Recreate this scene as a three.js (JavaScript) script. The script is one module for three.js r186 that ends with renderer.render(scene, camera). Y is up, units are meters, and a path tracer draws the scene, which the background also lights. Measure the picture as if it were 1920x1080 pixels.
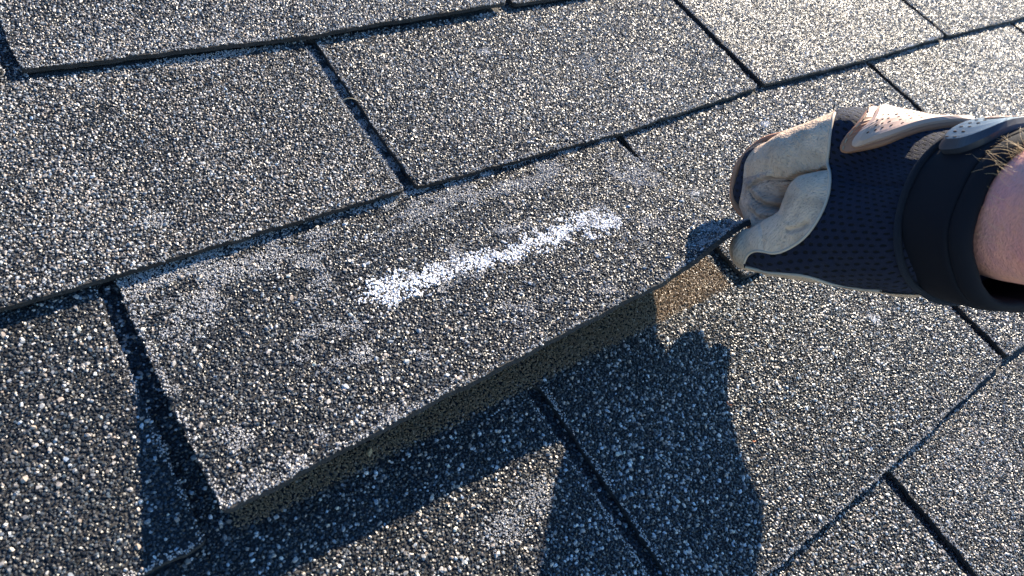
import * as THREE from 'three';
import { Sky } from 'three/addons/objects/Sky.js';
import { ConvexGeometry } from 'three/addons/geometries/ConvexGeometry.js';
import { mergeGeometries } from 'three/addons/utils/BufferGeometryUtils.js';

// ───────────── frame of the roof: X along the courses, Y up the slope, Z out of the roof (metres) ─────────────
const PITCH = 20 * Math.PI / 180, ROOF_AT = new THREE.Vector3(0, 3.2, 0);
const ROOF_Q = new THREE.Quaternion().setFromAxisAngle(new THREE.Vector3(1, 0, 0), PITCH - Math.PI / 2);
const toWorld = (x, y, z) => new THREE.Vector3(x, y, z).applyQuaternion(ROOF_Q).add(ROOF_AT);
const dirWorld = (x, y, z) => new THREE.Vector3(x, y, z).applyQuaternion(ROOF_Q).normalize();

const scene = new THREE.Scene();
const camera = new THREE.PerspectiveCamera(43.78, 16 / 9, 0.005, 200);
camera.position.copy(toWorld(-0.02182, -0.32944, 0.29529));
camera.up.copy(dirWorld(0.316497, 0.777573, 0.543333));
camera.lookAt(toWorld(-0.02182 + 0.519535, -0.32944 + 0.337142, 0.29529 - 0.785123));

camera.focus = 0.375; camera.userData.fStop = 16;
const SUN = dirWorld(2.0, 0.94, 1.0);
const sky = new Sky();
sky.scale.setScalar(100);
sky.name = 'sky'; sky.userData = { kind: 'structure', label: 'clear blue late-day sky over the roof', category: 'sky' };
const su = sky.material.uniforms;
su.sunPosition.value.copy(SUN); su.turbidity.value = 2.2; su.rayleigh.value = 1.3; su.mieCoefficient.value = 0.004;
su.cloudCoverage.value = 0;
scene.add(sky);
scene.environmentIntensity = 0.15;
const sun = new THREE.DirectionalLight(new THREE.Color().setRGB(1.0, 0.85, 0.65), 5);
sun.position.copy(ROOF_AT).addScaledVector(SUN, 6); sun.target.position.copy(ROOF_AT);
sun.castShadow = true; sun.shadow.radius = 1; sun.shadow.mapSize.set(4096, 4096);
Object.assign(sun.shadow.camera, { left: -1.5, right: 1.5, top: 1.5, bottom: -1.5, near: 0.1, far: 12 });
sun.name = 'sun'; scene.add(sun, sun.target);

const renderer = new THREE.WebGLRenderer({ antialias: true });
renderer.toneMapping = THREE.LinearToneMapping;
renderer.toneMappingExposure = 3.5;
renderer.shadowMap.enabled = true;

// ───────────── helpers ─────────────
function rng(seed) { let s = seed >>> 0; return () => { s = (s + 0x6D2B79F5) | 0; let t = Math.imul(s ^ (s >>> 15), 1 | s); t = (t + Math.imul(t ^ (t >>> 7), 61 | t)) ^ t; return ((t ^ (t >>> 14)) >>> 0) / 4294967296; }; }
const clamp = (x, a = 0, b = 1) => Math.min(b, Math.max(a, x));
const lerp = (a, b, t) => a + (b - a) * t;
const ss = (a, b, x) => { const t = clamp((x - a) / (b - a)); return t * t * (3 - 2 * t); };
function pw(xs, ys, x) { if (x <= xs[0]) return ys[0]; for (let i = 1; i < xs.length; i++) if (x <= xs[i]) return lerp(ys[i - 1], ys[i], (x - xs[i - 1]) / (xs[i] - xs[i - 1])); return ys[ys.length - 1]; }
const hash = (i, j, k = 0) => { let h = (i * 374761393 + j * 668265263 + k * 974634621) | 0; h = Math.imul(h ^ (h >>> 13), 1274126177); return ((h ^ (h >>> 16)) >>> 0) / 4294967296; };
function vnoise(x, y, k = 0) { const i = Math.floor(x), j = Math.floor(y), u = x - i, v = y - j, a = u * u * (3 - 2 * u), b = v * v * (3 - 2 * v); return lerp(lerp(hash(i, j, k), hash(i + 1, j, k), a), lerp(hash(i, j + 1, k), hash(i + 1, j + 1, k), a), b); }
const fbm = (x, y, k = 0) => 0.5 * vnoise(x, y, k) + 0.3 * vnoise(2.1 * x, 2.1 * y, k + 7) + 0.2 * vnoise(4.3 * x, 4.3 * y, k + 13);
function noise3(x, y, z, k = 0) { const i = Math.floor(z), w = z - i, c = w * w * (3 - 2 * w); return lerp(vnoise(x, y, k + i * 31), vnoise(x, y, k + (i + 1) * 31), c); }
function dataTex(n, fn, srgb = false) {
  const d = new Uint8Array(n * n * 4);
  for (let j = 0; j < n; j++) for (let i = 0; i < n; i++) { const c = fn(i / n, j / n, i, j), o = (j * n + i) * 4; for (let q = 0; q < 3; q++) d[o + q] = clamp(Array.isArray(c) ? c[q] : c) * 255; d[o + 3] = 255; }
  const t = new THREE.DataTexture(d, n, n); t.wrapS = t.wrapT = THREE.RepeatWrapping; t.magFilter = THREE.LinearFilter; t.minFilter = THREE.LinearMipmapLinearFilter; t.generateMipmaps = true;
  if (srgb) t.colorSpace = THREE.SRGBColorSpace; t.needsUpdate = true; return t;
}
// noise that tiles with period n cells
function tnoise(u, v, n, k) { const x = u * n, y = v * n, i = Math.floor(x), j = Math.floor(y), a = x - i, b = y - j, w = (q) => ((q % n) + n) % n, sa = a * a * (3 - 2 * a), sb = b * b * (3 - 2 * b); return lerp(lerp(hash(w(i), w(j), k), hash(w(i + 1), w(j), k), sa), lerp(hash(w(i), w(j + 1), k), hash(w(i + 1), w(j + 1), k), sa), sb); }
const lin = (r, g, b) => new THREE.Color().setRGB(r, g, b);
function shade(o) { o.castShadow = o.receiveShadow = true; return o; }
function add(parent, name, geo, mat, data) { const m = shade(new THREE.Mesh(geo, mat)); m.name = name; if (data) m.userData = data; parent.add(m); return m; }
function geom(pos, idx, uv) { const g = new THREE.BufferGeometry(); g.setAttribute('position', new THREE.Float32BufferAttribute(pos, 3)); if (uv) g.setAttribute('uv', new THREE.Float32BufferAttribute(uv, 2)); g.setIndex(idx); g.computeVertexNormals(); return g; }

// ───────────── materials of the roof ─────────────
const asphaltTex = dataTex(512, (u, v) => { const s = tnoise(u, v, 256, 3), b = tnoise(u, v, 24, 5), m = tnoise(u, v, 110, 9); const g = 0.11 + 0.10 * s * m + 0.06 * (b - 0.5) + (s > 0.9 ? 0.10 : 0); return [g, g * 1.0, g * 1.02]; }, true);
const asphaltBump = dataTex(512, (u, v) => 0.55 * tnoise(u, v, 180, 21) + 0.45 * tnoise(u, v, 70, 22));
for (const t of [asphaltTex, asphaltBump]) t.repeat.set(8, 8);
const M_SHINGLE = new THREE.MeshStandardMaterial({ color: lin(1, 1, 1), map: asphaltTex, bumpMap: asphaltBump, bumpScale: 0.0008, roughness: 0.85 });
const farTex = dataTex(512, (u, v) => { const g = tnoise(u, v, 150, 23), h = tnoise(u, v, 150, 24), k = g > .62 ? .3 + .4 * h : .06 + .12 * h; return [k, k * .99, k * .97]; }, true); farTex.repeat.set(5, 5);
const M_SHINGLE_FAR = new THREE.MeshStandardMaterial({ map: farTex, bumpMap: asphaltBump, bumpScale: 0.0016, roughness: 0.7 });
const M_GRAIN = new THREE.MeshStandardMaterial({ color: lin(1, 1, 1), roughness: 0.4 });
const M_CHALK = new THREE.MeshStandardMaterial({ color: lin(0.86, 0.88, 0.9), roughness: 0.95 });

// a crushed-stone granule of unit radius
function grainGeo(seed) {
  const r = rng(seed), pts = [];
  for (let k = 0; k < 11; k++) { const z = 1 - 2 * (k + .5) / 11, a = k * 2.4 + .9 * r(), q = Math.sqrt(1 - z * z), l = .85 + .35 * r(); pts.push(new THREE.Vector3(q * Math.cos(a) * l, q * Math.sin(a) * l, z * l)); }
  const g = new ConvexGeometry(pts); g.deleteAttribute('uv'); return g;
}
const GRAINS = [11, 12, 13, 14, 15].map(grainGeo);

// ───────────── the roof ─────────────
const W = 0.305, E = 0.127, STEP = 0.0036, THICK = 0.0027, HALF_CUT = 0.0038;
const roof = new THREE.Group(); roof.name = 'roof'; roof.position.copy(ROOF_AT); roof.quaternion.copy(ROOF_Q);
roof.userData = { kind: 'structure', label: 'low-slope roof of charcoal three-tab asphalt shingles', category: 'roof' };
scene.add(roof);

// small errors of laying, as the courses show them: shift of the butt edge (share of E) and of the cutouts (share of W)
const BUTT = { 0: [[0, .5, 1], [-.014, .031, .002]], 1: [[0, .5, 1, 1.3, 1.5, 2, 2.5, 3], [.034, .013, .03, .0, -.019, .01, -.004, .022]], 3: [[1, 1.5], [.01, -.024]] };
const CUT = { '1:1.5': .028, '1:2.5': -.009, '2:1': .013, '2:2': .026, '2:3': -.025, '3:0.5': -.007, '3:1.5': -.011, '4:1': -.004 };
const buttY = (c, u) => -(c + (BUTT[c] ? pw(...BUTT[c], u) : 0)) * E + 0.0006 * (vnoise(u * 9, c * 3.1, 41) - .5);
const cutX = (c, u) => (u + (CUT[c + ':' + u] || 0)) * W;
// lift of the butt edge, metres, by course and tab
const LIFT = { '0:0': [.0005, .0035], '1:-0.5': [.003, .002], '1:0.5': [.0015, .0002], '1:1.5': [.001, .0015], '2:-1': [.001, .001], '2:1': [.0003, .0006], '3:0.5': [.0003, .0004], '0:-1': [.001, .001] };

// the lifted tab: arc length t from the fold under the course above
const FLAP_L = 0.1265, FLAP_Y = -0.1275;
const FX = [0, .06, .1, .14, .195, .25, .297], FT = [15, 19, 21.5, 23.5, 26.5, 29, 31];
function flapPoint(X, t, out = []) {
  const n = 36, h = t / n, th0 = pw(FX, FT, X), cx = ss(.225, .297, X); let y = 0, z = 0;
  for (let i = 0; i < n; i++) { const s = (i + .5) * h / FLAP_L, a = (th0 * ss(0, .12, s) * (.35 + .65 * s) + 42 * cx * ss(.8, 1, s)) * Math.PI / 180; y -= Math.cos(a) * h; z += Math.sin(a) * h; }
  out[0] = X - .009 * (X / .3) * (t / FLAP_L) ** 2; out[1] = FLAP_Y + y; out[2] = z + .001; return out;
}

// area whose granules are built at full density, and a wider one at less
const VIEW = [[.008, .06], [.989, -.104], [.336, -.462], [-.064, -.231]];
function inView(x, y, m) { let d = Infinity; for (let i = 0; i < 4; i++) { const [ax, ay] = VIEW[i], [bx, by] = VIEW[(i + 1) % 4], l = Math.hypot(bx - ax, by - ay); d = Math.min(d, ((by - ay) * (ax - x) * -1 + (bx - ax) * (ay - y)) / l); } return d > -m; }

// pale dust, scuffs and worn spots (matter with its own outline): [X, Y, radius X, radius Y, strength]
const SPOTS = [[.44, -.156, .005, .003, 2.2], [.382, -.314, .004, .005, 1.9], [.328, -.19, .012, .004, 1.3], [.312, -.155, .004, .02, .8], [.729, -.127, .012, .003, 1.8], [.69, -.127, .02, .003, 1.1], [.261, -.037, .006, .004, 1.3], [.029, -.107, .008, .005, .9], [.101, -.305, .012, .008, .9], [.12, -.30, .01, .01, .8], [.465, -.042, .006, .02, .8], [.09, -.003, .03, .005, .9], [.15, -.04, .004, .02, .8], [.438, -.091, .006, .006, .7], [.33, -.07, .01, .02, .5], [.02, -.17, .012, .01, .5]];
function dustAt(x, y) { let d = 0; for (const [a, b, ra, rb, s] of SPOTS) { const q = ((x - a) / ra) ** 2 + ((y - b) / rb) ** 2; if (q < 6) d = Math.max(d, s * Math.exp(-q)); } return d * (.5 + vnoise(x * 700, y * 700, 77)); }

const CHALK = [[.103, .0565], [.122, .0600], [.139, .0582], [.159, .0617], [.178, .0642], [.206, .0646], [.226, .0640], [.236, .0655]];
const CHALK_W = [.0066, .006, .0042, .0042, .005, .006, .0085, .0085];
function chalkAt(X, t) {
  let best = 0;
  for (let i = 1; i < CHALK.length; i++) { const [ax, ay] = CHALK[i - 1], [bx, by] = CHALK[i], dx = bx - ax, dy = by - ay, h = clamp(((X - ax) * dx + (t - ay) * dy) / (dx * dx + dy * dy)), w = lerp(CHALK_W[i - 1], CHALK_W[i], h), d = Math.hypot(X - ax - dx * h, t - ay - dy * h) / w; best = Math.max(best, 1 - .54 * d); }
  return best;
}

const tmpM = new THREE.Matrix4(), tmpQ = new THREE.Quaternion(), tmpP = new THREE.Vector3(), tmpS = new THREE.Vector3(), tmpC = new THREE.Color();
function grainColor(r, tan, dust, tone) {
  let q = r(); if (q > .66 && r() > tone) q *= .7; else if (q < .5 && r() < tone - 1) q = .71 + .2 * r();
  let g, warm = (r() - .5) * .34;
  if (q < .50) g = .006 + .013 * r(); else if (q < .70) g = .025 + .05 * r(); else if (q < .92) g = .10 + .18 * r(); else g = .28 + .2 * r();
  if (g > .1) warm += .06; else warm -= .12;
  let c = [g * (1 + warm), g, g * (1 - warm * .9)];
  if (tan > 0) { const k = tan * (.7 + .3 * r()), b = .11 + .12 * r(); c = [lerp(c[0], b * 1.1, k), lerp(c[1], b * .76, k), lerp(c[2], b * .45, k)]; }
  if (dust > .35) { const k = clamp((dust - .35) * 1.6), b = (dust > 1.2 ? .6 : .30) + .15 * r(); c = [lerp(c[0], b, k), lerp(c[1], b, k), lerp(c[2], b * 1.02, k)]; }
  return c;
}

function buildTab(c, u0) {
  const seed = (c + 20) * 97 + Math.round((u0 + 10) * 2) * 13, r = rng(seed), lifted = c === 2 && u0 === 0;
  const xl = cutX(c, u0), xr = cutX(c, u0 + 1), yl = buttY(c, u0 + .02), top0 = -(c - 1) * E;
  const yTop = top0 + E + .004, [la, lb] = LIFT[c + ':' + u0] || [.0004 + .0008 * r(), .0004 + .0008 * r()];
  const cutTop = top0 - (lifted ? -.002 : .001);
  const half = (y) => { const d = cutTop - y; if (d <= 0) return .00004; return d < HALF_CUT ? HALF_CUT * Math.sqrt(1 - ((HALF_CUT - d) / HALF_CUT) ** 2) : HALF_CUT + .0006 * (vnoise(y * 130, u0 * 7 + c, 5) - .5); };
  const L = (y) => xl + half(y) + (.0009 * (vnoise(y * 160, c + u0, 51) - .5) + .0006 * (vnoise(y * 900, c + u0, 57) - .5)) * (y < cutTop ? 1 : 0);
  const Rr = (y) => xr - half(y) + (.0009 * (vnoise(y * 160, c + u0, 52) - .5) + .0006 * (vnoise(y * 900, c + u0, 58) - .5)) * (y < cutTop ? 1 : 0);
  const bottom = (u) => buttY(c, u0 + u) + .0010 * (vnoise(u * 40, seed, 53) - .5) + .0007 * (vnoise(u * 260, seed, 59) - .5) + .0018 * (Math.exp(-u * W / .0016) + Math.exp(-(1 - u) * W / .0016));
  // surface of the tab: along s (0 top of headlap .. 1 butt) and u
  function surf(u, y, out = []) {
    const x = lerp(L(y), Rr(y), u);
    if (lifted && y < FLAP_Y) return flapPoint(x, FLAP_Y - y, out);
    const e = clamp((top0 - y) / E, 0, 1);
    let z = STEP * (top0 - y) / E + lerp(la, lb, u) * e * e * e;
    z += (fbm(x * 22, y * 22, 60) - .5) * .0012 * ss(.02, .3, e) ;
    if (lifted) z = Math.min(z, .001);
    out[0] = x; out[1] = y; out[2] = z; return out;
  }
  const rows = []; for (let i = 0; i <= 8; i++) rows.push(yTop + (cutTop - yTop) * i / 8);
  for (let i = 1; i <= 6; i++) rows.push(cutTop - HALF_CUT * (1 - Math.cos(i / 6 * Math.PI / 2)));
  const near = inView((xl + xr) / 2, top0 - E / 2, .2);
  const nb = lifted ? 60 : near ? 40 : 8, y1 = rows[rows.length - 1];
  const nu = lifted ? 120 : near ? 84 : 24, us = []; for (let i = 0; i <= nu; i++) us.push(i < 3 ? i * .004 : i > nu - 3 ? 1 - (nu - i) * .004 : lerp(.012, .988, (i - 3) / (nu - 6)));
  const pos = [], uv = [], idx = [], grid = [];
  const rowN = rows.length + nb;
  for (let j = 0; j < rowN; j++) for (let i = 0; i <= nu; i++) {
    const y = j < rows.length ? rows[j] : lerp(y1, bottom(us[i]), (j - rows.length + 1) / nb);
    grid.push(surf(us[i], y));
  }
  const at = (j, i) => grid[j * (nu + 1) + i];
  // normals of the sheet for the underside
  const nrm = (j, i) => { const a = at(Math.max(0, j - 1), i), b = at(Math.min(rowN - 1, j + 1), i), d = at(j, Math.max(0, i - 1)), e = at(j, Math.min(nu, i + 1)); const v = new THREE.Vector3(e[0] - d[0], e[1] - d[1], e[2] - d[2]).cross(new THREE.Vector3(a[0] - b[0], a[1] - b[1], a[2] - b[2])).normalize(); return v; };
  for (let j = 0; j < rowN; j++) for (let i = 0; i <= nu; i++) { const p = at(j, i); pos.push(...p); uv.push(p[0], lifted ? -j * .003 : p[1]); }
  const low = pos.length / 3;
  for (let j = 0; j < rowN; j++) for (let i = 0; i <= nu; i++) { const p = at(j, i), n = nrm(j, i); pos.push(p[0] - n.x * THICK, p[1] - n.y * THICK, p[2] - n.z * THICK); uv.push(p[0], p[1] + .3); }
  for (let j = 0; j < rowN - 1; j++) for (let i = 0; i < nu; i++) { const a = j * (nu + 1) + i, b = a + 1, d = a + nu + 1, e = d + 1; idx.push(a, d, b, b, d, e, low + a, low + b, low + d, low + b, low + e, low + d); }
  // sides with vertices of their own
  const ring = []; for (let i = 0; i <= nu; i++) ring.push(i); for (let j = 1; j < rowN; j++) ring.push(j * (nu + 1) + nu); for (let i = nu - 1; i >= 0; i--) ring.push((rowN - 1) * (nu + 1) + i); for (let j = rowN - 2; j > 0; j--) ring.push(j * (nu + 1));
  const s0 = pos.length / 3;
  for (const k of ring) { for (const o of [k, low + k]) { pos.push(pos[o * 3], pos[o * 3 + 1], pos[o * 3 + 2]); uv.push(pos[o * 3] + pos[o * 3 + 1], pos[o * 3 + 2]); } }
  for (let k = 0; k < ring.length; k++) { const a = s0 + k * 2, b = s0 + ((k + 1) % ring.length) * 2; idx.push(a, b, a + 1, b, b + 1, a + 1); }
  const mesh = add(roof, numbered('shingle'), geom(pos, idx, uv), inView((xl + xr) / 2, top0 - E / 2, .5) ? M_SHINGLE : M_SHINGLE_FAR);

  // granules
  const mats = [], cols = [], tabTone = { '2:0': .3, '2:-1': .25, '3:0.5': .5, '3:-0.5': .4, '4:0': .65, '1:-0.5': 1.25, '1:0.5': 1.1, '0:0': 1.3, '0:-1': 1.3 }[c + ':' + u0] ?? .95 + .25 * r();
  const p0 = [], pa = [], pb = [];
  const flakes = [], minY = buttY(c, u0 + .5) - .004;
  for (const far of [false, true]) {
    const sp = far ? .0030 : .00112;
    for (let y = yTop - .001; y > minY; y -= sp * .87) for (let x = xl; x < xr; x += sp) {
      const X = x + (r() - .5) * sp * 1.1, Y = y + (r() - .5) * sp * 1.1, q1 = r();
      const here = inView(X, Y, .05); if (here === far) continue;
      if (far && !inView(X, Y, .4)) continue;
      const l = L(Y), rr = Rr(Y), u = (X - l) / (rr - l), yb = bottom(clamp(u));
      const edge = Math.min(X - l, rr - X, Y - yb);
      if (edge < .0003) continue;
      const e = (top0 - Y) / E;
      // in the headlap only where the course above leaves it open
      let tan = 0, inSlot = false;
      if (Y > top0 - .001) {
        if (far) continue;
        let open = false;
        for (let k = -1; k <= 2; k++) { const cu = Math.floor(u0) + k * .5 + (0); for (const cc of [cu, cu + .5]) if (Math.abs(X - cutX(c - 1, ((c - 1) % 2 === 0) ? Math.round(cc) : Math.floor(cc) + .5)) < HALF_CUT + .002) open = true; }
        if (c === 3 && X > -.004 && X < .312 && Y < -.165) { open = true; tan = (X > .008 && X < .303 ? 1 : 0) * ss(-.2585 + .004 * (fbm(X * 90, Y * 90, 70) - .5), -.249, Y); }
        if (!open || Y > top0 + E - .002) continue;
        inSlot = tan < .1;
      }
      const wear = edge < .0045 && e > .03 ? (1 - edge / .0045) * (.2 + 1.15 * vnoise(X * 120, Y * 120, 71)) : 0;
      let dust = dustAt(X, Y);
      if (lifted) {
        const t = FLAP_Y - Y;
        dust = Math.max(dust, 1.1 * ss(.38, .62, fbm(X * 45, t * 110, 72)) * ss(.036, .008, t), .9 * ss(.6, .78, fbm(X * 60, t * 60, 73)), .9 * ss(.4, .62, fbm(X * 90, t * 90, 76)) * ss(.014, .003, FLAP_L - t) * ss(.2, .05, X));
      }
      if (c === 1 && e < .1) dust = Math.max(dust, .6 * ss(.5, .8, fbm(X * 60, Y * 60, 74)));
      const tone = (inSlot ? .3 : tabTone) * (.55 + .9 * fbm(X * 26, Y * 26, 90)) + .25 * (vnoise(X * 8, Y * 8, 91) - .5);  // slot floors get fewer pale grains, which also paints in their deep shade
      if (!tan && q1 > .985 - .12 * ss(.6, .8, fbm(X * 75, Y * 75, 92))) continue;
      const fine = q1 < wear * 1.1 + dust * .5;
      u === u && surf(clamp(u), Y, p0);
      let nx = 0, ny = 0, nz = 1;
      if (lifted && Y < FLAP_Y) { surf(clamp(u + .01), Y, pa); surf(clamp(u), Y - .001, pb); const a = new THREE.Vector3(pa[0] - p0[0], pa[1] - p0[1], pa[2] - p0[2]), b = new THREE.Vector3(p0[0] - pb[0], p0[1] - pb[1], p0[2] - pb[2]); a.cross(b).normalize(); nx = a.x; ny = a.y; nz = a.z; }
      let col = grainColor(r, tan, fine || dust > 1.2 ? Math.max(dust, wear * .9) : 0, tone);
      const pale = col[1] > .1, sparse = tabTone < .85 && !tan;
      if (pale && sparse && !fine) col = col.map((v) => Math.min(.5, v * 1.12));
      let size = (far ? 2.0 : c <= 1 ? .86 : .92) * (pale ? .00060 + .00070 * r() * r() : .00048 + .00050 * r());
      if (pale && sparse) size *= 1.22;
      if (fine) size *= .45; else if (tan > .5) size *= .75;
      if (lifted && Y < FLAP_Y) { const ch = chalkAt(X, FLAP_Y - Y), pt = 1.9 * (fbm(X * 210, Y * 210, 75) - .5), cv = ch > 0 ? ch * 1.0 + pt : 0; if (ch > 0 && r() < cv) { const w = .38 + .5 * r(); col = [w, w, w * 1.02]; } if (ch > .05 && r() < cv * .8) flakes.push([p0[0], p0[1], p0[2], nx, ny, nz]); }
      tmpQ.setFromEuler(new THREE.Euler((r() - .5) * .9, (r() - .5) * .9, r() * 6.283));
      tmpQ.premultiply(new THREE.Quaternion().setFromUnitVectors(new THREE.Vector3(0, 0, 1), tmpP.set(nx, ny, nz)));
      const up = size * .3;
      tmpS.set(size * (.75 + .7 * r()), size * (.6 + .5 * r()), size * (.45 + .4 * r()));
      tmpM.compose(tmpP.set(p0[0] + nx * up, p0[1] + ny * up, p0[2] + nz * up), tmpQ, tmpS);
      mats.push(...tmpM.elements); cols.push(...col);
      // loose powder lying between the granules where the surface is scuffed
      const powder = far ? 0 : Math.max(dust, wear * .8, tan * .75);
      if (powder > .3) for (let k = 0; k < (tan > .4 ? 4 : 3); k++) if (r() < powder) {
        const s = .00016 + .0002 * r(), o = .0002 + .0005 * r(), b = (dust > 1.2 ? .6 : .26) + .16 * r();
        tmpQ.setFromEuler(new THREE.Euler(r() * 6, r() * 6, r() * 6));
        tmpM.compose(tmpP.set(p0[0] + (r() - .5) * .0016 + nx * o, p0[1] + (r() - .5) * .0016 + ny * o, p0[2] + nz * o), tmpQ, tmpS.set(s * 1.5, s * 1.3, s));
        mats.push(...tmpM.elements); tan > .4 ? cols.push(b * .60, b * .40, b * .22) : cols.push(b, b * .985, b * .98);
      }
    }
  }
  if (mats.length) {
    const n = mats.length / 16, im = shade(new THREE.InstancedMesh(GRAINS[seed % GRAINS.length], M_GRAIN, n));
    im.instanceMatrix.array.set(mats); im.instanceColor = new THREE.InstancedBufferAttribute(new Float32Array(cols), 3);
    im.name = 'granules'; im.userData = { kind: 'stuff' }; mesh.add(im); total += n;
  }
  if (flakes.length) {
    const im = shade(new THREE.InstancedMesh(GRAINS[2], M_CHALK, flakes.length));
    flakes.forEach(([x, y, z, nx, ny, nz], i) => { const s = .00025 + .0004 * r() * r(), o = .0003 + .0004 * r(); tmpQ.setFromEuler(new THREE.Euler(r() * 6, r() * 6, r() * 6)); tmpM.compose(tmpP.set(x + nx * o + (r() - .5) * .001, y + ny * o + (r() - .5) * .001, z + nz * o), tmpQ, tmpS.set(s * 1.4, s * 1.2, s)); im.setMatrixAt(i, tmpM); });
    im.name = 'chalk_mark'; im.userData = { kind: 'stuff', label: 'white chalk stroke across the lifted shingle' }; mesh.add(im); total += flakes.length;
  }
  return mesh;
}
let total = 0; const names = {};
function numbered(n) { const k = names[n] = (names[n] ?? -1) + 1; return k ? n + '_' + String(k).padStart(3, '0') : n; }
for (let c = -6; c <= 8; c++) {
  const first = c % 2 === 0 ? -4 : -4.5;
  for (let u = first; u <= 6; u++) {
    const m = buildTab(c, u);
    if (c === 2 && u === 0) m.userData = { label: 'lifted charcoal shingle tab with a white chalk stroke, its corner gripped by the glove' };
  }
}
console.log('copies', total);

// ───────────── the gloved hand and forearm: own frame in millimetres, x towards the wrist, y up, z to the thumb side ─────────────
const HAND_AT = [0.31399, -0.26781, 0.08544];
const HX = [0.481505, -0.659979, 0.576698], HY = [0.256918, 0.735379, 0.627065], HZ = [-0.837942, -0.153771, 0.523649];
const person = new THREE.Group(); person.name = 'person';
person.userData = { label: 'gloved hand and bare forearm pinching up the corner of a roof shingle', category: 'person' };
person.position.copy(toWorld(...HAND_AT));
person.quaternion.setFromRotationMatrix(new THREE.Matrix4().makeBasis(new THREE.Vector3(...HX), new THREE.Vector3(...HY), new THREE.Vector3(...HZ))).premultiply(ROOF_Q);
scene.add(person);

const B = {
  index_meta: [[42.4, 9.2, 15.5, 21], [-3.6, 32.5, -15.7, 17.5]], middle_meta: [[46.1, 9.5, 1.5, 22], [4.9, 32.8, -35.3, 17]],
  ring_meta: [[47.1, 1.3, -2.4, 22], [9.2, 29, -43.5, 15.5]], pinky_meta: [[44.6, -5, 4, 20], [12.2, 22.7, -46.4, 13]],
  thumb_meta: [[40.2, -13.4, 29.4, 22], [23, -14.7, 22.1, 26], [2.1, -14.5, 11.9, 23]], mid: [[31.5, -1.2, 14.2, 26], [3.4, 5.4, -4.5, 21]],
  fold: [[0, 25, 2, 13], [11.7, 20.5, 4, 12], [27.4, 24.5, 5, 11], [43.2, 27, 7.5, 10]],
  thumb: [[2.1, -14.5, 11.9, 22], [-17.9, -20.8, 9.9, 15.5], [-36.1, -21, 5.2, 13.5], [-48.1, -22.1, -0.1, 10.5]],
  index_base: [[-4, 32, -4, 16.5], [-30, 25.5, -8, 14.5]],
  added_heel: [[14, 20, -42, 13], [36, 10, -38, 16], [46, 0, -6, 19]],  // unseen bulge, added so that the cast shadow of the hand reaches further
  web: [[-10, 7, 9, 13], [-18, 4, 11.8, 13], [-22.3, -9.3, 12.8, 12.5], [-35.2, -17.8, 7.7, 11]],
  index: [[-3.6, 32.5, -15.7, 17.5], [-39.6, 20.9, -15, 13.5], [-43.8, 1.4, -15.1, 11.5], [-40.8, -10.9, -11.6, 10]],
  middle: [[4.9, 32.8, -35.3, 17], [-45.5, 22.9, -23.5, 13], [-50.5, 9.4, -20.7, 11], [-39.7, -0.6, -19, 10]],
  ring: [[9.2, 29, -43.5, 15.5], [-22, 26, -45, 11.5], [-30, 14, -46, 10], [-26, 4, -42, 9]],
  pinky: [[12.2, 22.7, -46.4, 13], [-3, 24, -57, 10.5], [-11, 18, -59, 8.5], [-15, 12, -57, 8]],
};
const SEAM = [[-10.6, 47.1, -7.4], [-11.7, 38.5, 1.5], [-12.2, 28.5, 13.6], [-12.3, 21.9, 16.8], [-11, 15.3, 19.1], [-11.3, 5.6, 23.8], [-14.3, -4.6, 27.3], [-19.8, -13.3, 26.7], [-27.1, -19.3, 23.5], [-33.9, -22.2, 20.9], [-43.2, -21.6, 17.5], [-48.1, -24.2, 12.3], [-50.4, -28.4, 8.2]];
const SEAM_LOW = [[-50, -31, 6], [-38, -33, 12], [-27.5, -33.2, 16.6], [-19.9, -33.4, 19.3], [-11.3, -36, 18.1], [1.8, -38.2, 19], [15.1, -38.4, 30], [27.7, -38.2, 33], [45, -38, 40]];
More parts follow.
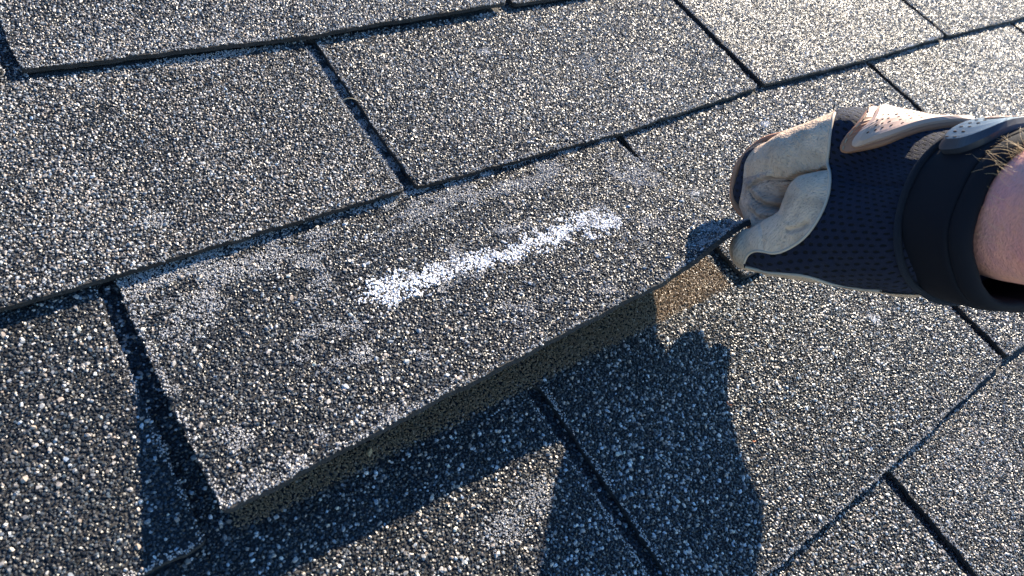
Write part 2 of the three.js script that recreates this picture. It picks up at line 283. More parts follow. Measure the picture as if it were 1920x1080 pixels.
const GROOVES = [
  { p: [[-30.2, 14.6], [-25.7, 16.7], [-18.4, 17.7], [-11.8, 18.5]], a: 2.2, w: .9, z: -2 },
  { p: [[-42.8, -8.2], [-40.9, -13.4], [-40.7, -20.9]], a: .7, w: .8, z: 2 }, { p: [[-28.4, -10.9], [-22.9, -9.8], [-20.1, -7.7]], a: 2.0, w: 1.2, z: 10 },
  // rolled folds of the curled index finger: a raised roll and the furrow under it
  { p: [[-51.6, 12.5], [-46.5, 16.2], [-39.8, 17.6], [-31, 17.2]], a: -1.5, w: 1.5, z: -16, zm: 3 }, { p: [[-51, 10.3], [-45.8, 13.6], [-39.8, 14.9], [-31, 14.6]], a: 1.7, w: 1.0, z: -16, zm: 3 },
  { p: [[-50.6, 11.5], [-47.8, 8], [-42, 4], [-31, 2.2]], a: -1.4, w: 1.5, z: -16, zm: 3 }, { p: [[-50.4, 8.5], [-48, 5.2], [-42, 1.2], [-31, -.4]], a: 1.9, w: 1.0, z: -16, zm: 3 },
  { p: [[-50.8, 2], [-46.6, -2.4], [-40, -3.4], [-31, -2.4]], a: -1.2, w: 1.4, z: -16, zm: 3 }, { p: [[-49, -2], [-46, -5.6], [-40, -6.4], [-31, -5.2]], a: 2.0, w: 1.1, z: -16, zm: 3 },
  { p: [[-27, 30], [-32, 22], [-33, 16]], a: .7, w: 1.6, z: -6 }, { p: [[-20, 12], [-22, 2], [-27, -6]], a: .5, w: 2, z: 12 },
  { p: [[-10.9, 14.8], [-0.6, 12], [12.6, 9.5], [30, 9.4]], a: .9, w: 1.1, z: 10 },
  { p: [[4, 24], [18, 18], [34, 14]], a: .6, w: 2.2, z: 10 }, { p: [[-9, -22], [-5, -30]], a: .7, w: 1.4, z: 5 }, { p: [[-14, -24], [-10, -32]], a: .6, w: 1.2, z: 5 },
];
function dPoly(p, x, y) { let b = 1e9; for (let i = 1; i < p.length; i++) { const ax = p[i - 1][0], ay = p[i - 1][1], dx = p[i][0] - ax, dy = p[i][1] - ay, h = clamp(((x - ax) * dx + (y - ay) * dy) / (dx * dx + dy * dy)); b = Math.min(b, Math.hypot(x - ax - dx * h, y - ay - dy * h)); } return b; }
function chain(c, x, y, z) {
  let b = 1e9;
  for (let i = 1; i < c.length; i++) { const a = c[i - 1], e = c[i], bx = e[0] - a[0], by = e[1] - a[1], bz = e[2] - a[2], px = x - a[0], py = y - a[1], pz = z - a[2], h = clamp((px * bx + py * by + pz * bz) / (bx * bx + by * by + bz * bz)); b = Math.min(b, Math.hypot(px - bx * h, py - by * h, pz - bz * h) - (a[3] + (e[3] - a[3]) * h)); }
  return b;
}
const smin = (a, b, k) => { const h = Math.max(k - Math.abs(a - b), 0) / k; return Math.min(a, b) - h * h * k * .25; };
const PALM = ['index_meta', 'middle_meta', 'ring_meta', 'pinky_meta', 'thumb_meta', 'mid'];
function handSDF(x, y, z, detail = true) {
  let d = 1e9;
  for (const n of PALM) d = smin(d, chain(B[n], x, y, z), 14);
  d = smin(d, chain(B.added_heel, x, y, z), 10); d = smin(d, chain(B.fold, x, y, z), 6); d = smin(d, chain(B.thumb, x, y, z), 9); d = smin(d, chain(B.web, x, y, z), 5);
  const ix = smin(chain(B.index, x, y, z), chain(B.index_base, x, y, z), 6);
  d = smin(d, ix, x > -9 ? 6 : lerp(1.2, 6, clamp((x + 14) / 5)));
  for (const n of ['middle', 'ring', 'pinky']) d = smin(d, chain(B[n], x, y, z), 2);
  if (detail && Math.abs(d) < 6) {
    for (const g of GROOVES) { if (z < g.z || (g.zm !== undefined && z > g.zm)) continue; const q = dPoly(g.p, x, y); if (q < g.w * 3) d += g.a * Math.exp(-((q / g.w) ** 2)); }
    d += .7 * (noise3(x * .13, y * .13, z * .13, 81) - .5) + .35 * (noise3(x * .35, y * .35, z * .35, 82) - .5);
  }
  return d;
}
function gradSDF(f, x, y, z, h = .4) { const a = f(x + h, y, z) - f(x - h, y, z), b = f(x, y + h, z) - f(x, y - h, z), c = f(x, y, z + h) - f(x, y, z - h), l = Math.hypot(a, b, c) || 1; return [a / l, b / l, c / l]; }
// naive surface nets
function surfaceNet(f, lo, hi, h) {
  const n = lo.map((v, i) => Math.ceil((hi[i] - v) / h) + 1), [nx, ny, nz] = n, F = new Float32Array(nx * ny * nz), id = (i, j, k) => (k * ny + j) * nx + i;
  // coarse pass first: skip cells far from the surface
  const CO = 4;
  for (let k0 = 0; k0 < nz; k0 += CO) for (let j0 = 0; j0 < ny; j0 += CO) for (let i0 = 0; i0 < nx; i0 += CO) {
    const m = CO / 2 * h, d = f(lo[0] + i0 * h + m, lo[1] + j0 * h + m, lo[2] + k0 * h + m), far = Math.abs(d) > CO * h * 1.1 + 3;
    for (let k = k0; k < Math.min(nz, k0 + CO); k++) for (let j = j0; j < Math.min(ny, j0 + CO); j++) for (let i = i0; i < Math.min(nx, i0 + CO); i++) F[id(i, j, k)] = far ? d : f(lo[0] + i * h, lo[1] + j * h, lo[2] + k * h);
  }
  const vid = new Int32Array(nx * ny * nz).fill(-1), pos = [], idx = [];
  const ed = [[0, 1], [2, 3], [4, 5], [6, 7], [0, 2], [1, 3], [4, 6], [5, 7], [0, 4], [1, 5], [2, 6], [3, 7]];
  for (let k = 0; k < nz - 1; k++) for (let j = 0; j < ny - 1; j++) for (let i = 0; i < nx - 1; i++) {
    const v = []; let s = 0; for (let q = 0; q < 8; q++) { v.push(F[id(i + (q & 1), j + ((q >> 1) & 1), k + (q >> 2))]); if (v[q] < 0) s++; }
    if (s === 0 || s === 8) continue;
    let x = 0, y = 0, z = 0, c = 0;
    for (const [a, b] of ed) if ((v[a] < 0) !== (v[b] < 0)) { const t = v[a] / (v[a] - v[b]); x += lerp(a & 1, b & 1, t); y += lerp((a >> 1) & 1, (b >> 1) & 1, t); z += lerp(a >> 2, b >> 2, t); c++; }
    vid[id(i, j, k)] = pos.length / 3; pos.push(lo[0] + (i + x / c) * h, lo[1] + (j + y / c) * h, lo[2] + (k + z / c) * h);
  }
  const quad = (a, b, c, d, flip) => { if (a < 0 || b < 0 || c < 0 || d < 0) return; flip ? idx.push(a, c, b, a, d, c) : idx.push(a, b, c, a, c, d); };
  for (let k = 1; k < nz - 1; k++) for (let j = 1; j < ny - 1; j++) for (let i = 1; i < nx - 1; i++) {
    const a = F[id(i, j, k)] < 0;
    if (a !== F[id(i + 1, j, k)] < 0) quad(vid[id(i, j - 1, k - 1)], vid[id(i, j, k - 1)], vid[id(i, j, k)], vid[id(i, j - 1, k)], !a);
    if (a !== F[id(i, j + 1, k)] < 0) quad(vid[id(i - 1, j, k - 1)], vid[id(i - 1, j, k)], vid[id(i, j, k)], vid[id(i, j, k - 1)], !a);
    if (a !== F[id(i, j, k + 1)] < 0) quad(vid[id(i - 1, j - 1, k)], vid[id(i, j - 1, k)], vid[id(i, j, k)], vid[id(i - 1, j, k)], !a);
  }
  return { pos, idx };
}
// keep the part of a mesh where g > 0, cutting triangles along g = 0
function clipMesh({ pos, idx }, g) {
  const val = []; for (let i = 0; i < pos.length / 3; i++) val.push(g(pos[i * 3], pos[i * 3 + 1], pos[i * 3 + 2]));
  const P = pos.slice(), I = [], cut = new Map();
  const mid = (a, b) => { const key = a < b ? a + '_' + b : b + '_' + a; if (!cut.has(key)) { const t = val[a] / (val[a] - val[b]); cut.set(key, P.length / 3); for (let q = 0; q < 3; q++) P.push(lerp(pos[a * 3 + q], pos[b * 3 + q], t)); } return cut.get(key); };
  for (let t = 0; t < idx.length; t += 3) {
    const v = [idx[t], idx[t + 1], idx[t + 2]], out = [];
    for (let k = 0; k < 3; k++) { const a = v[k], b = v[(k + 1) % 3]; if (val[a] > 0) out.push(a); if ((val[a] > 0) !== (val[b] > 0)) out.push(mid(a, b)); }
    for (let k = 2; k < out.length; k++) I.push(out[0], out[k - 1], out[k]);
  }
  const map = new Map(), p2 = [], i2 = I.map((v) => { if (!map.has(v)) { map.set(v, p2.length / 3); p2.push(P[v * 3], P[v * 3 + 1], P[v * 3 + 2]); } return map.get(v); });
  return { pos: p2, idx: i2 };
}
// uv in metres wrapped round the long axis of the hand
const AX = new THREE.Vector3(40, -12, 55).normalize(), AU = new THREE.Vector3(0, 1, 0).addScaledVector(AX, -AX.y).normalize(), AV = new THREE.Vector3().crossVectors(AX, AU);
function handGeo({ pos, idx }, normals) {
  const uv = [], out = [], v = new THREE.Vector3();
  for (let i = 0; i < pos.length; i += 3) { v.set(pos[i] - 12, pos[i + 1] - 6, pos[i + 2] + 8); const a = Math.atan2(v.dot(AV), v.dot(AU)); uv.push(v.dot(AX) / 1000, (a < -2.4 ? a + 2 * Math.PI : a) * .032); out.push(pos[i] / 1000, pos[i + 1] / 1000, pos[i + 2] / 1000); }
  const g = geom(out, idx, uv);
  if (normals) { const n = []; for (let i = 0; i < pos.length; i += 3) n.push(...normals(pos[i], pos[i + 1], pos[i + 2])); g.setAttribute('normal', new THREE.Float32BufferAttribute(n, 3)); }
  return g;
}

// materials of the glove and arm
const leatherTex = dataTex(512, (u, v) => { const b = tnoise(u, v, 7, 101) * .5 + tnoise(u, v, 19, 102) * .3 + tnoise(u, v, 60, 103) * .2, p = tnoise(u, v, 120, 104), p2 = tnoise(u, v, 200, 105), dk = (p > .84 ? .10 : 0) + (p2 > .88 ? .08 : 0), st = clamp((tnoise(u, v, 11, 106) - .72) * 3) * .12; const g = .75 + .20 * (b - .5) - dk - st; return [g * 1.05, g * .90, g * .76]; }, true);
const leatherBump = dataTex(512, (u, v) => .5 * tnoise(u, v, 140, 111) + .3 * tnoise(u, v, 50, 112) + .2 * tnoise(u, v, 16, 113));
for (const t of [leatherTex, leatherBump]) t.repeat.set(16, 16);
const M_LEATHER = new THREE.MeshStandardMaterial({ map: leatherTex, bumpMap: leatherBump, bumpScale: .0009, roughness: .8 });
const soilTex = dataTex(512, (u, v) => { const b = tnoise(u, v, 9, 131) * .5 + tnoise(u, v, 30, 132) * .3 + tnoise(u, v, 90, 133) * .2, p = tnoise(u, v, 130, 134) > .8 ? .1 : 0; const g = .63 + .26 * (b - .5) - p; return [g * 1.05, g * .91, g * .81]; }, true);
soilTex.repeat.set(16, 16);
const M_LEATHER_SOILED = new THREE.MeshStandardMaterial({ map: soilTex, bumpMap: leatherBump, bumpScale: .0011, roughness: .88 });
const M_LEATHER_EDGE = new THREE.MeshStandardMaterial({ color: lin(.50, .40, .30), roughness: .85 });
// spacer mesh: staggered slots through a dark navy knit; one tile is 9 x 9 mm with 2 x 4 slots
const slot = (u, v) => { let d = 1; const y = v * 4, j = Math.floor(y), x = u * 2 + (j % 2) * .5; const dx = (x - Math.floor(x) - .5) * 4.5, dy = (y - j - .5) * 2.25; d = Math.hypot(dx / 1.25, dy / .5); return ss(.75, 1.15, d); };
const meshTex = dataTex(256, (u, v) => { const s = slot(u, v), k = .125 + .04 * tnoise(u, v, 64, 120) + .02 * Math.sin(u * 2 * Math.PI * 24) * Math.sin(v * 2 * Math.PI * 24); return [k * lerp(.5, .95, s), k * lerp(.52, 1.06, s), k * lerp(.6, 1.5, s)]; }, true);
const meshBump = dataTex(256, (u, v) => .8 * slot(u, v) + .1 * Math.sin(u * 2 * Math.PI * 24) * Math.sin(v * 2 * Math.PI * 24) + .1 * tnoise(u, v, 64, 121));
for (const t of [meshTex, meshBump]) t.repeat.set(1 / .009, 1 / .009);
const M_MESH = new THREE.MeshPhysicalMaterial({ map: meshTex, bumpMap: meshBump, bumpScale: .0011, roughness: .85, specularIntensity: .4, sheen: .2, sheenRoughness: .5, sheenColor: lin(.22, .26, .36) });
const neoBump = dataTex(256, (u, v) => .5 + .25 * Math.sin(u * 2 * Math.PI * 40) * Math.sin(v * 2 * Math.PI * 40) + .25 * tnoise(u, v, 90, 130));
neoBump.repeat.set(40, 40);
const M_STRAP = new THREE.MeshPhysicalMaterial({ color: lin(.008, .009, .013), bumpMap: neoBump, bumpScale: .00015, roughness: .8, specularIntensity: .3, sheen: .06, sheenRoughness: .5, sheenColor: lin(.2, .22, .3) });
const M_PIPE = new THREE.MeshPhysicalMaterial({ color: lin(.017, .021, .03), bumpMap: neoBump, bumpScale: .0004, roughness: .9, specularIntensity: .4, sheen: .25, sheenColor: lin(.3, .33, .4) });
const M_GUARD = new THREE.MeshStandardMaterial({ color: lin(.55, .35, .24), roughness: .5 });
const M_GUARD_RIM = new THREE.MeshStandardMaterial({ color: lin(.36, .17, .09), roughness: .6 });
const M_HOLE = new THREE.MeshStandardMaterial({ color: lin(.03, .02, .02), roughness: .9 });
const M_RUBBER = new THREE.MeshStandardMaterial({ color: lin(.035, .04, .05), roughness: .38 });
const M_STITCH = new THREE.MeshStandardMaterial({ color: lin(.35, .27, .18), roughness: .9 });

const LO = [-72, -50, -92], HI = [62, 58, 62];
const hand = surfaceNet((x, y, z) => handSDF(x, y, z), LO, HI, 1.0);
// the leather palm: left of the seam and under the low seam; the other fingers' backs stay mesh
function polySide(c, x, y) { let b = 1e9, s = 1; for (let i = 1; i < c.length; i++) { const ax = c[i - 1][0], ay = c[i - 1][1], dx = c[i][0] - ax, dy = c[i][1] - ay, h = clamp(((x - ax) * dx + (y - ay) * dy) / (dx * dx + dy * dy)), q = Math.hypot(x - ax - dx * h, y - ay - dy * h); if (q < b - 1e-6) { b = q; s = (dx * (y - ay) - dy * (x - ax)) > 0 ? 1 : -1; } } return b * s; }
const smoothCurve = (p, n) => new THREE.CatmullRomCurve3(p.map((q) => new THREE.Vector3(...q)), false, 'centripetal').getPoints(n).map((v) => [v.x, v.y, v.z]);
const SEAM_S = smoothCurve(SEAM, 90), LOW_S = smoothCurve(SEAM_LOW, 60);
const seamExt = [[-9.5, 62, -20], ...SEAM_S, [-51, -33, 6], [-53, -60, 0]], lowExt = [[-80, -31, 6], ...LOW_S, [70, -38, 45]];
const leatherAt = (x, y, z) => {
  const a = -polySide(seamExt, x, y), b = -polySide(lowExt, x, y);   // >0: finger side / palm side
  const other = Math.min(chain(B.middle, x, y, z), chain(B.ring, x, y, z), chain(B.pinky, x, y, z)) - Math.min(chain(B.index, x, y, z), chain(B.web, x, y, z), chain(B.thumb, x, y, z));
  let v = Math.max(a, b);
  v = Math.min(v, other + 1.2);
  return v;
};
const glove = new THREE.Group(); glove.name = 'work_glove'; glove.userData = { label: 'work glove with tan leather palm, navy mesh back and rubber guards' }; person.add(glove);
const nrmHand = (x, y, z) => gradSDF(handSDF, x, y, z, .6);
const swell = ({ pos, idx }, d) => { const p = []; for (let i = 0; i < pos.length; i += 3) { const g = gradSDF((x, y, z) => handSDF(x, y, z, false), pos[i], pos[i + 1], pos[i + 2]), k = typeof d === 'function' ? d(pos[i], pos[i + 1], pos[i + 2]) : d; p.push(pos[i] + g[0] * k, pos[i + 1] + g[1] * k, pos[i + 2] + g[2] * k); } return { pos: p, idx }; };
const meshPart = clipMesh(hand, (x, y, z) => .6 - leatherAt(x, y, z));
const leatherPart = clipMesh(hand, leatherAt);
{ const g = handGeo(meshPart, nrmHand); add(glove, 'mesh_back', g, M_MESH); }
{
  const tip = (x, y, z) => Math.min(2 - z, -29 - x, 18.5 - y + .15 * (x + 40));   // the soiled end of the curled index finger
  const lp = swell(leatherPart, .9);
  add(glove, 'leather_palm', handGeo(clipMesh(lp, (x, y, z) => -tip(x, y, z)), nrmHand), M_LEATHER);
  add(glove, 'fingertip', handGeo(clipMesh(lp, tip), nrmHand), M_LEATHER_SOILED, { label: 'soiled grey-brown leather fingertip curled onto the shingle' });
}

function project(p, off = 0) { let [x, y, z] = p; for (let i = 0; i < 12; i++) { const d = handSDF(x, y, z, false), g = gradSDF((a, b, c) => handSDF(a, b, c, false), x, y, z); x -= g[0] * d; y -= g[1] * d; z -= g[2] * d; } const g = gradSDF((a, b, c) => handSDF(a, b, c, false), x, y, z); return [x + g[0] * off, y + g[1] * off, z + g[2] * off]; }
const front = (x, y, off) => { let z = 60; for (let i = 0; i < 80; i++) { const d = handSDF(x, y, z, false); z -= d * .8; if (d < .03) break; } return project([x, y, z], off); };
function tube(points, rad, seg = 80, sides = 7, closed = false) {
  const c = new THREE.CatmullRomCurve3(points.map((q) => new THREE.Vector3(q[0] / 1000, q[1] / 1000, q[2] / 1000)), closed, 'centripetal');
  return new THREE.TubeGeometry(c, seg, rad / 1000, sides, closed);
}
// rolled leather edge along the seams
add(glove, 'seam_piping', tube(SEAM_S.filter((_, i) => i % 3 === 0).map((p) => front(p[0], p[1], .55)), .75, 120), M_LEATHER_EDGE);
add(glove, 'seam_piping', tube(LOW_S.filter((_, i) => i % 4 === 0 && i < 46).map((p) => project(p, .4)), .8, 80), M_LEATHER_EDGE);

// rubber strip along the back of the middle finger
{
  const p = [[-32, 36, -25], [-47, 33, -25], [-58, 24, -24], [-62, 12, -23], [-62.5, 2, -22], [-56, -9, -21]].map((q) => project(q, 1.0));
  const g = tube(p, 2.0, 50, 8); add(glove, 'finger_guard', g, M_GUARD_RIM);
}
// ───── cuff ─────
const CA = new THREE.Vector3(44.5, -3.8, 28.5), CB = new THREE.Vector3(64.1, -7.3, 59.3), CD = CB.clone().sub(CA), CL = CD.length(); CD.normalize();
const E1 = new THREE.Vector3(.06, 1, 0).addScaledVector(CD, -new THREE.Vector3(.06, 1, 0).dot(CD)).normalize(), E2 = new THREE.Vector3().crossVectors(E1, CD).normalize();
const cuffPt = (s, phi, a, b) => { const c = CA.clone().addScaledVector(CD, s * CL); return c.addScaledVector(E1, Math.cos(phi) * a).addScaledVector(E2, Math.sin(phi) * b); };
const semi = (s) => [pw([-.3, 0, .5, .85, 1], [35.5, 37, 36.6, 36, 35.4], s), pw([-.3, 0, .5, .85, 1], [29, 30.5, 30.4, 30, 29.6], s)];
function loft(profile, n = 96) {   // profile: [s, extra offset]
  const pos = [], uv = [], idx = [];
  profile.forEach(([s, o], j) => { const [a, b] = semi(clamp(s, -.3, 1)); for (let i = 0; i <= n; i++) { const f = i / n * 2 * Math.PI, wob = .5 * Math.sin(3 * f + s * 2) + .35 * Math.sin(7 * f + 1) + 1.3 * (noise3(Math.cos(f) * 2.2 + 5, Math.sin(f) * 2.2 + 5, s * 3 + 2, 170) - .5) + .5 * (noise3(Math.cos(f) * 7 + 9, Math.sin(f) * 7 + 9, s * 9 + 2, 171) - .5); const p = cuffPt(s, f, a + o + wob, b + o + wob); pos.push(p.x / 1000, p.y / 1000, p.z / 1000); uv.push(f * .034, s * CL / 1000 + j * 1e-4); } });
  for (let j = 0; j < profile.length - 1; j++) for (let i = 0; i < n; i++) { const a = j * (n + 1) + i, b = a + 1, c = a + n + 1, d = c + 1; idx.push(a, c, b, b, c, d); }
  return geom(pos, idx, uv);
}
add(glove, 'cuff_strap', loft([[.05, -3], [.05, .2], [.1, 1.0], [.16, 1.2], [.3, 1.3], [.5, 1.2], [.75, 1.1], [.795, .8], [.81, .2], [.81, -2.5]]), M_STRAP);
add(glove, 'cuff_edge', loft([[.76, -1.6], [.82, .1], [.86, .7], [.9, .8], [.95, .5], [1.0, -.3], [1.035, -1.6], [1.04, -2.8], [1.02, -4.0], [.96, -4.6], [.8, -5], [.5, -5.4], [.2, -6], [0, -7], [-.02, -29]]), M_STRAP);
{ const p = []; for (let i = 0; i < 60; i++) { const f = i / 60 * 2 * Math.PI, [a, b] = semi(.04), q = cuffPt(.04, f, a + 1.5, b + 1.5), w = [q.x, q.y, q.z]; p.push(handSDF(...w) < .6 ? project(w, .9) : w); } add(glove, 'cuff_piping', tube(p, 1.7, 160, 8, true), M_PIPE); }

// slab that follows a surface: f(u, v, h) gives the point at height h; outline is a list of [u, v]
function slab(f, outline, h, bevel, grid = 26) {
  const shape = new THREE.Shape(outline.map((q) => new THREE.Vector2(...q)));
  const c = outline.reduce((a, q) => [a[0] + q[0] / outline.length, a[1] + q[1] / outline.length], [0, 0]);
  const rings = [[0, 1], [h * .55, 1], [h, 1 - bevel], [h, .82], [h, .62], [h, .42], [h, .22], [h, .001]], pos = [], idx = [], n = outline.length;
  for (const [hh, k] of rings) for (const [u, v] of outline) { const p = f(c[0] + (u - c[0]) * k, c[1] + (v - c[1]) * k, hh); pos.push(p[0] / 1000, p[1] / 1000, p[2] / 1000); }
  for (let j = 0; j < rings.length - 1; j++) for (let i = 0; i < n; i++) { const a = j * n + i, b = j * n + (i + 1) % n, d = a + n, e = b + n; idx.push(a, b, d, b, e, d); }
  const g = geom(pos, idx).toNonIndexed(); g.computeVertexNormals(); return { g, c };
}
const roundOutline = (pts, rad, seg = 6) => {
  const out = [], n = pts.length;
  for (let i = 0; i < n; i++) { const p = new THREE.Vector2(...pts[i]), a = new THREE.Vector2(...pts[(i + n - 1) % n]).sub(p), b = new THREE.Vector2(...pts[(i + 1) % n]).sub(p), ra = Math.min(rad, a.length() * .45, b.length() * .45); a.setLength(ra); b.setLength(ra); for (let k = 0; k <= seg; k++) { const t = k / seg; out.push([p.x + a.x * (1 - t) ** 2 + b.x * t * t, p.y + a.y * (1 - t) ** 2 + b.y * t * t]); } }
  // finer sides
  const fine = []; for (let i = 0; i < out.length; i++) { const q = out[i], w = out[(i + 1) % out.length], d = Math.hypot(w[0] - q[0], w[1] - q[1]), m = Math.max(1, Math.ceil(d / 4)); for (let k = 0; k < m; k++) fine.push([lerp(q[0], w[0], k / m), lerp(q[1], w[1], k / m)]); }
  return fine;
};
// knuckle guard on the back of the hand: u along the knuckles towards the wrist, v over the back
{
  const o = [-7.5, 21.5, 14], eu = [.93, .1, .1], ev = [.28, .62, -.73];
  const f = (u, v, h) => project([o[0] + eu[0] * u + ev[0] * v, o[1] + eu[1] * u + ev[1] * v + 4, o[2] + eu[2] * u + ev[2] * v + 1], h);
  const out = roundOutline([[0, 0], [24, 1], [56, 14], [62, 24], [40, 44], [4, 46], [1, 20]], 6);
  const base = slab(f, out, 2.2, .03); add(glove, 'knuckle_guard_base', base.g, M_GUARD_RIM);
  const inner = out.map(([u, v]) => [base.c[0] + (u - base.c[0]) * .88 + 1.2, base.c[1] + (v - base.c[1]) * .9]);
  const g2 = slab((u, v, h) => f(u, v, h + 1.8), inner, 3.0, .09); const guard = add(glove, 'knuckle_guard', g2.g, M_GUARD);
  const holes = [];
  for (let a = 7; a < 54; a += 4.4) for (let b = 5, r = 0; b < 40; b += 3.2, r++) { const u = a + (r % 2) * 2.2, v = b; if (polyIn(inner, u, v, 3.4)) { const p = f(u, v, 4.75), q = f(u + 1, v + .6, 4.75), n = new THREE.Vector3(...f(u, v, 6)).sub(new THREE.Vector3(...p)).normalize(); holes.push(pill(p, q, n, .85, .35, .25)); } }
  add(guard, 'vent_slots', mergeGeometries(holes), M_HOLE, { kind: 'stuff' });
  const st = []; for (let k = 0; k < 12; k++) { const v = 3 + k * 3.5, a = f(2.1, v, 2.5), b = f(2.1, v + 2, 2.5); st.push(tube([a, b], .35, 2, 5)); } add(glove, 'stitching', mergeGeometries(st), M_STITCH, { kind: 'stuff' });
}
function polyIn(p, x, y, m) { let inn = false; for (let i = 0, j = p.length - 1; i < p.length; j = i++) { if ((p[i][1] > y) !== (p[j][1] > y) && x < (p[j][0] - p[i][0]) * (y - p[i][1]) / (p[j][1] - p[i][1]) + p[i][0]) inn = !inn; } if (!inn) return false; return dPoly([...p, p[0]], x, y) > m; }
function pill(p, q, n, a, b, h) {
  const g = new THREE.SphereGeometry(1, 10, 6), x = new THREE.Vector3(...q).sub(new THREE.Vector3(...p)); x.addScaledVector(n, -x.dot(n)).normalize(); const y = new THREE.Vector3().crossVectors(n, x);
  g.scale(a / 1000, b / 1000, h / 1000); g.applyMatrix4(new THREE.Matrix4().makeBasis(x, y, n).setPosition(p[0] / 1000, p[1] / 1000, p[2] / 1000)); return g;
}
// rubber pull tab on the wrist strap
{
  const f = (u, v, h) => { const s = u / CL, [a, b] = semi(s), p = cuffPt(s, v / 34, a + 1.2 + h, b + 1.2 + h); return [p.x, p.y, p.z]; };
  const SG = -1;
  const out = roundOutline([[4, 21], [4, -34], [27, -34], [27, 20], [20, 27], [8, 28]].map(([u, v]) => [u, v * SG]), 6);
  const t = add(glove, 'strap_tab', slab(f, SG > 0 ? out.reverse() : out, 4.6, .13).g, M_RUBBER);
  const holes = [];
  for (let k = 0; k < 5; k++) for (let j = 0; j < 2; j++) { const u = 9.5 + j * 4.6 + (k % 2) * .6, v = (23 - k * 3.2) * SG; const p = f(u, v, 4.62), n = new THREE.Vector3(...f(u, v, 6)).sub(new THREE.Vector3(...p)).normalize(); holes.push(pill(p, f(u + 1, v, 4.62), n, 1.0, .45, .2)); }
  add(t, 'vent_slots', mergeGeometries(holes), M_HOLE, { kind: 'stuff' });
  const logo = []; const lp = (u, v) => f(14 + u, (8 - v) * SG, 4.7);
  for (const c of [[[0, 0], [4, 1.5], [5, 5], [1, 6], [-4, 4], [-4, 1]], [[-3.4, 7], [0, 8], [5, 7.5], [5.4, 11], [0, 12.5], [-4, 10.5]], [[-1.6, 2], [1.6, 2.6], [2, 4], [-.8, 4]], [[-1.6, 9], [2.6, 9.2], [2, 10.6], [-1, 10.6]]]) logo.push(tube(c.map((q) => lp(...q)), .32, 40, 5, true));
  add(t, 'embossed_logo', mergeGeometries(logo), M_GUARD);
}
// ───── forearm ─────
const skinTex = dataTex(512, (u, v) => { const a = tnoise(u, v, 6, 140), b = tnoise(u, v, 22, 141), c = tnoise(u, v, 90, 142), f = tnoise(u, v, 40, 143) > .9 ? .06 : 0; const g = .80 + .07 * (a - .5) + .06 * (b - .5) + .05 * (c - .5) - f; return [g * 1.08, g * (.775 - .06 * a), g * (.70 - .06 * b)]; }, true);
const skinBump = dataTex(512, (u, v) => .5 * tnoise(u, v, 130, 151) + .3 * tnoise(u, v, 60, 152) + .2 * tnoise(u, v, 14, 153));
for (const t of [skinTex, skinBump]) t.repeat.set(12, 12);
const M_SKIN = new THREE.MeshPhysicalMaterial({ map: skinTex, bumpMap: skinBump, bumpScale: .00045, roughness: .55, sheen: .15, sheenColor: lin(.6, .4, .3) });
const armC = new THREE.CatmullRomCurve3([[36, 3, 12], [46, 0, 30], [58, -2.5, 50], [80, -3, 76], [128, -8, 126], [200, -20, 200], [262, -32, 262]].map((q) => new THREE.Vector3(...q)));
const armR = (t) => [pw([0, .12, .25, .45, .75, 1], [21, 24, 25, 28, 37, 42], t), pw([0, .12, .25, .45, .75, 1], [18, 21.5, 23, 26, 35, 40], t)];
const armFrame = (t) => { const c = armC.getPoint(t), d = armC.getTangent(t), e1 = new THREE.Vector3(.06, 1, 0); e1.addScaledVector(d, -e1.dot(d)).normalize(); return { c, e1, e2: new THREE.Vector3().crossVectors(e1, d).normalize(), d }; };
const armPoint = (t, f, o = 0) => { const { c, e1, e2 } = armFrame(t), [a, b] = armR(t), w = .6 * Math.sin(2 * f + 6 * t) + .9 * (vnoise(f * 2.2 + 9, t * 16, 160) - .5); return c.clone().addScaledVector(e1, Math.cos(f) * (a + o + w)).addScaledVector(e2, Math.sin(f) * (b + o + w)); };
{
  const nt = 90, nf = 72, pos = [], uv = [], idx = [];
  for (let j = 0; j <= nt; j++) for (let i = 0; i <= nf; i++) { const t = j / nt, f = i / nf * 2 * Math.PI, k = j === nt ? .02 : j === nt - 1 ? .75 : 1, q = armPoint(t, f), c = armC.getPoint(t); q.sub(c).multiplyScalar(k).add(c); if (j === nt) q.addScaledVector(armC.getTangent(1), 14); pos.push(q.x / 1000, q.y / 1000, q.z / 1000); uv.push(f * .028, t * .33); }
  for (let j = 0; j < nt; j++) for (let i = 0; i < nf; i++) { const a = j * (nf + 1) + i, b = a + 1, c = a + nf + 1, d = c + 1; idx.push(a, c, b, b, c, d); }
  add(person, 'forearm', geom(pos, idx, uv), M_SKIN);
  const r = rng(77), hairs = [];
  for (let k = 0; k < 330; k++) {
    const t = .2 + .24 * r(), f = (r() < .75 ? -.45 + 1.3 * (r() - .5) : -1.2 + 1.6 * (r() - .5)), p = armPoint(t, f, -.1), fr = armFrame(t), n = p.clone().sub(fr.c).normalize(), side = new THREE.Vector3().crossVectors(n, fr.d), len = 4 + 9 * r() * (f > -1 ? 1 : .45), lean = -.4 - .7 * r(), sw = (r() - .35) * 2.2, pts = [];
    for (let j = 0; j <= 4; j++) { const q = j / 4, b = p.clone().addScaledVector(n, len * (.95 * q - .4 * q * q)).addScaledVector(fr.d, len * lean * (q * .6 + .4 * q * q)).addScaledVector(side, len * sw * q * q * .6); pts.push([b.x, b.y, b.z]); }
    hairs.push(tube(pts, .036, 6, 3));
  }
  add(person, 'arm_hair', mergeGeometries(hairs), new THREE.MeshStandardMaterial({ color: lin(.8, .56, .28), roughness: .4 }), { kind: 'stuff' });
}

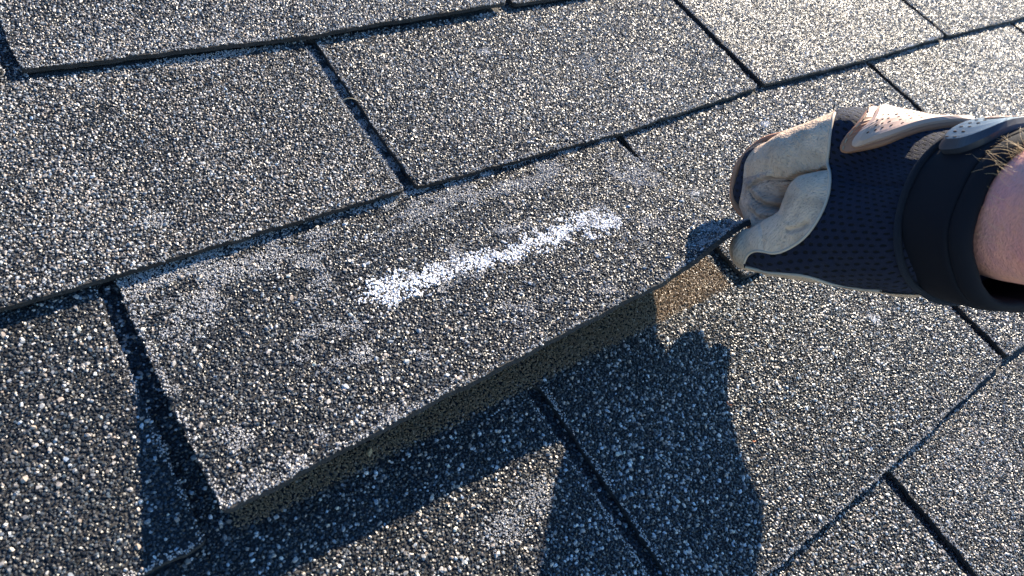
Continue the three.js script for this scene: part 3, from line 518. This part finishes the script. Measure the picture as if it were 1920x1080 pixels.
// ───────────── small litter on the shingles ─────────────
function bit(name, label, category, at, geo, color, turn) {
  const m = shade(new THREE.Mesh(geo, new THREE.MeshStandardMaterial({ color: lin(...color), roughness: .9 })));
  m.name = numbered(name); m.userData = { label, category }; m.position.copy(toWorld(...at)); m.quaternion.copy(ROOF_Q).multiply(new THREE.Quaternion().setFromEuler(new THREE.Euler(...turn))); scene.add(m); return m;
}
const lump = (seed, sx, sy, sz) => { const g = grainGeo(seed), h = grainGeo(seed + 1), k = grainGeo(seed + 2); g.scale(sx, sy, sz); h.scale(sx * .6, sy * .7, sz * .8).translate(sx * .7, sy * .3, 0); k.scale(sx * .5, sy * .5, sz * .6).translate(-sx * .6, -sy * .5, sz * .2); return mergeGeometries([g, h, k]); };
bit('crumb', 'tan crumb of grit lying under the lifted shingle edge', 'crumb', [.0657, -.2494, .0016], lump(31, .0016, .0013, .0011), [.34, .25, .14], [0, 0, .4]);
const chip = (l, w) => { const sh = new THREE.Shape(); sh.moveTo(-l, 0); sh.quadraticCurveTo(-l * .2, w, l, w * .2); sh.quadraticCurveTo(l * .1, -w * .9, -l, 0); const g = new THREE.ExtrudeGeometry(sh, { depth: .0003, bevelEnabled: true, bevelThickness: .00008, bevelSize: .00008, bevelSegments: 1, curveSegments: 5 }); const p = g.attributes.position; for (let i = 0; i < p.count; i++) p.setZ(i, p.getZ(i) + (p.getX(i) / l) ** 2 * .0007); g.computeVertexNormals(); return g; };
bit('leaf_fragment', 'larger rusty red leaf fragment on the sunlit shingle below the glove', 'leaf fragment', [.2425, -.3103, .0027], chip(.0021, .0009), [.38, .12, .05], [.2, .3, -.9]);
bit('leaf_fragment', 'smaller rusty red leaf fragment nearest the hand shadow edge', 'leaf fragment', [.24, -.3326, .0034], chip(.0014, .0007), [.36, .13, .06], [-.2, .2, -.5]);
bit('grass_fibre', 'pale dry grass fibre lying across a shingle cutout', 'grass fibre', [.1525, -.0582, .0032], new THREE.TubeGeometry(new THREE.CatmullRomCurve3([[-.005, 0, 0], [-.002, .0008, .001], [.001, .0006, .0013], [.004, -.0004, .0006]].map((q) => new THREE.Vector3(...q))), 14, .00018, 5), [.5, .42, .28], [0, 0, -.3]);

renderer.render(scene, camera);
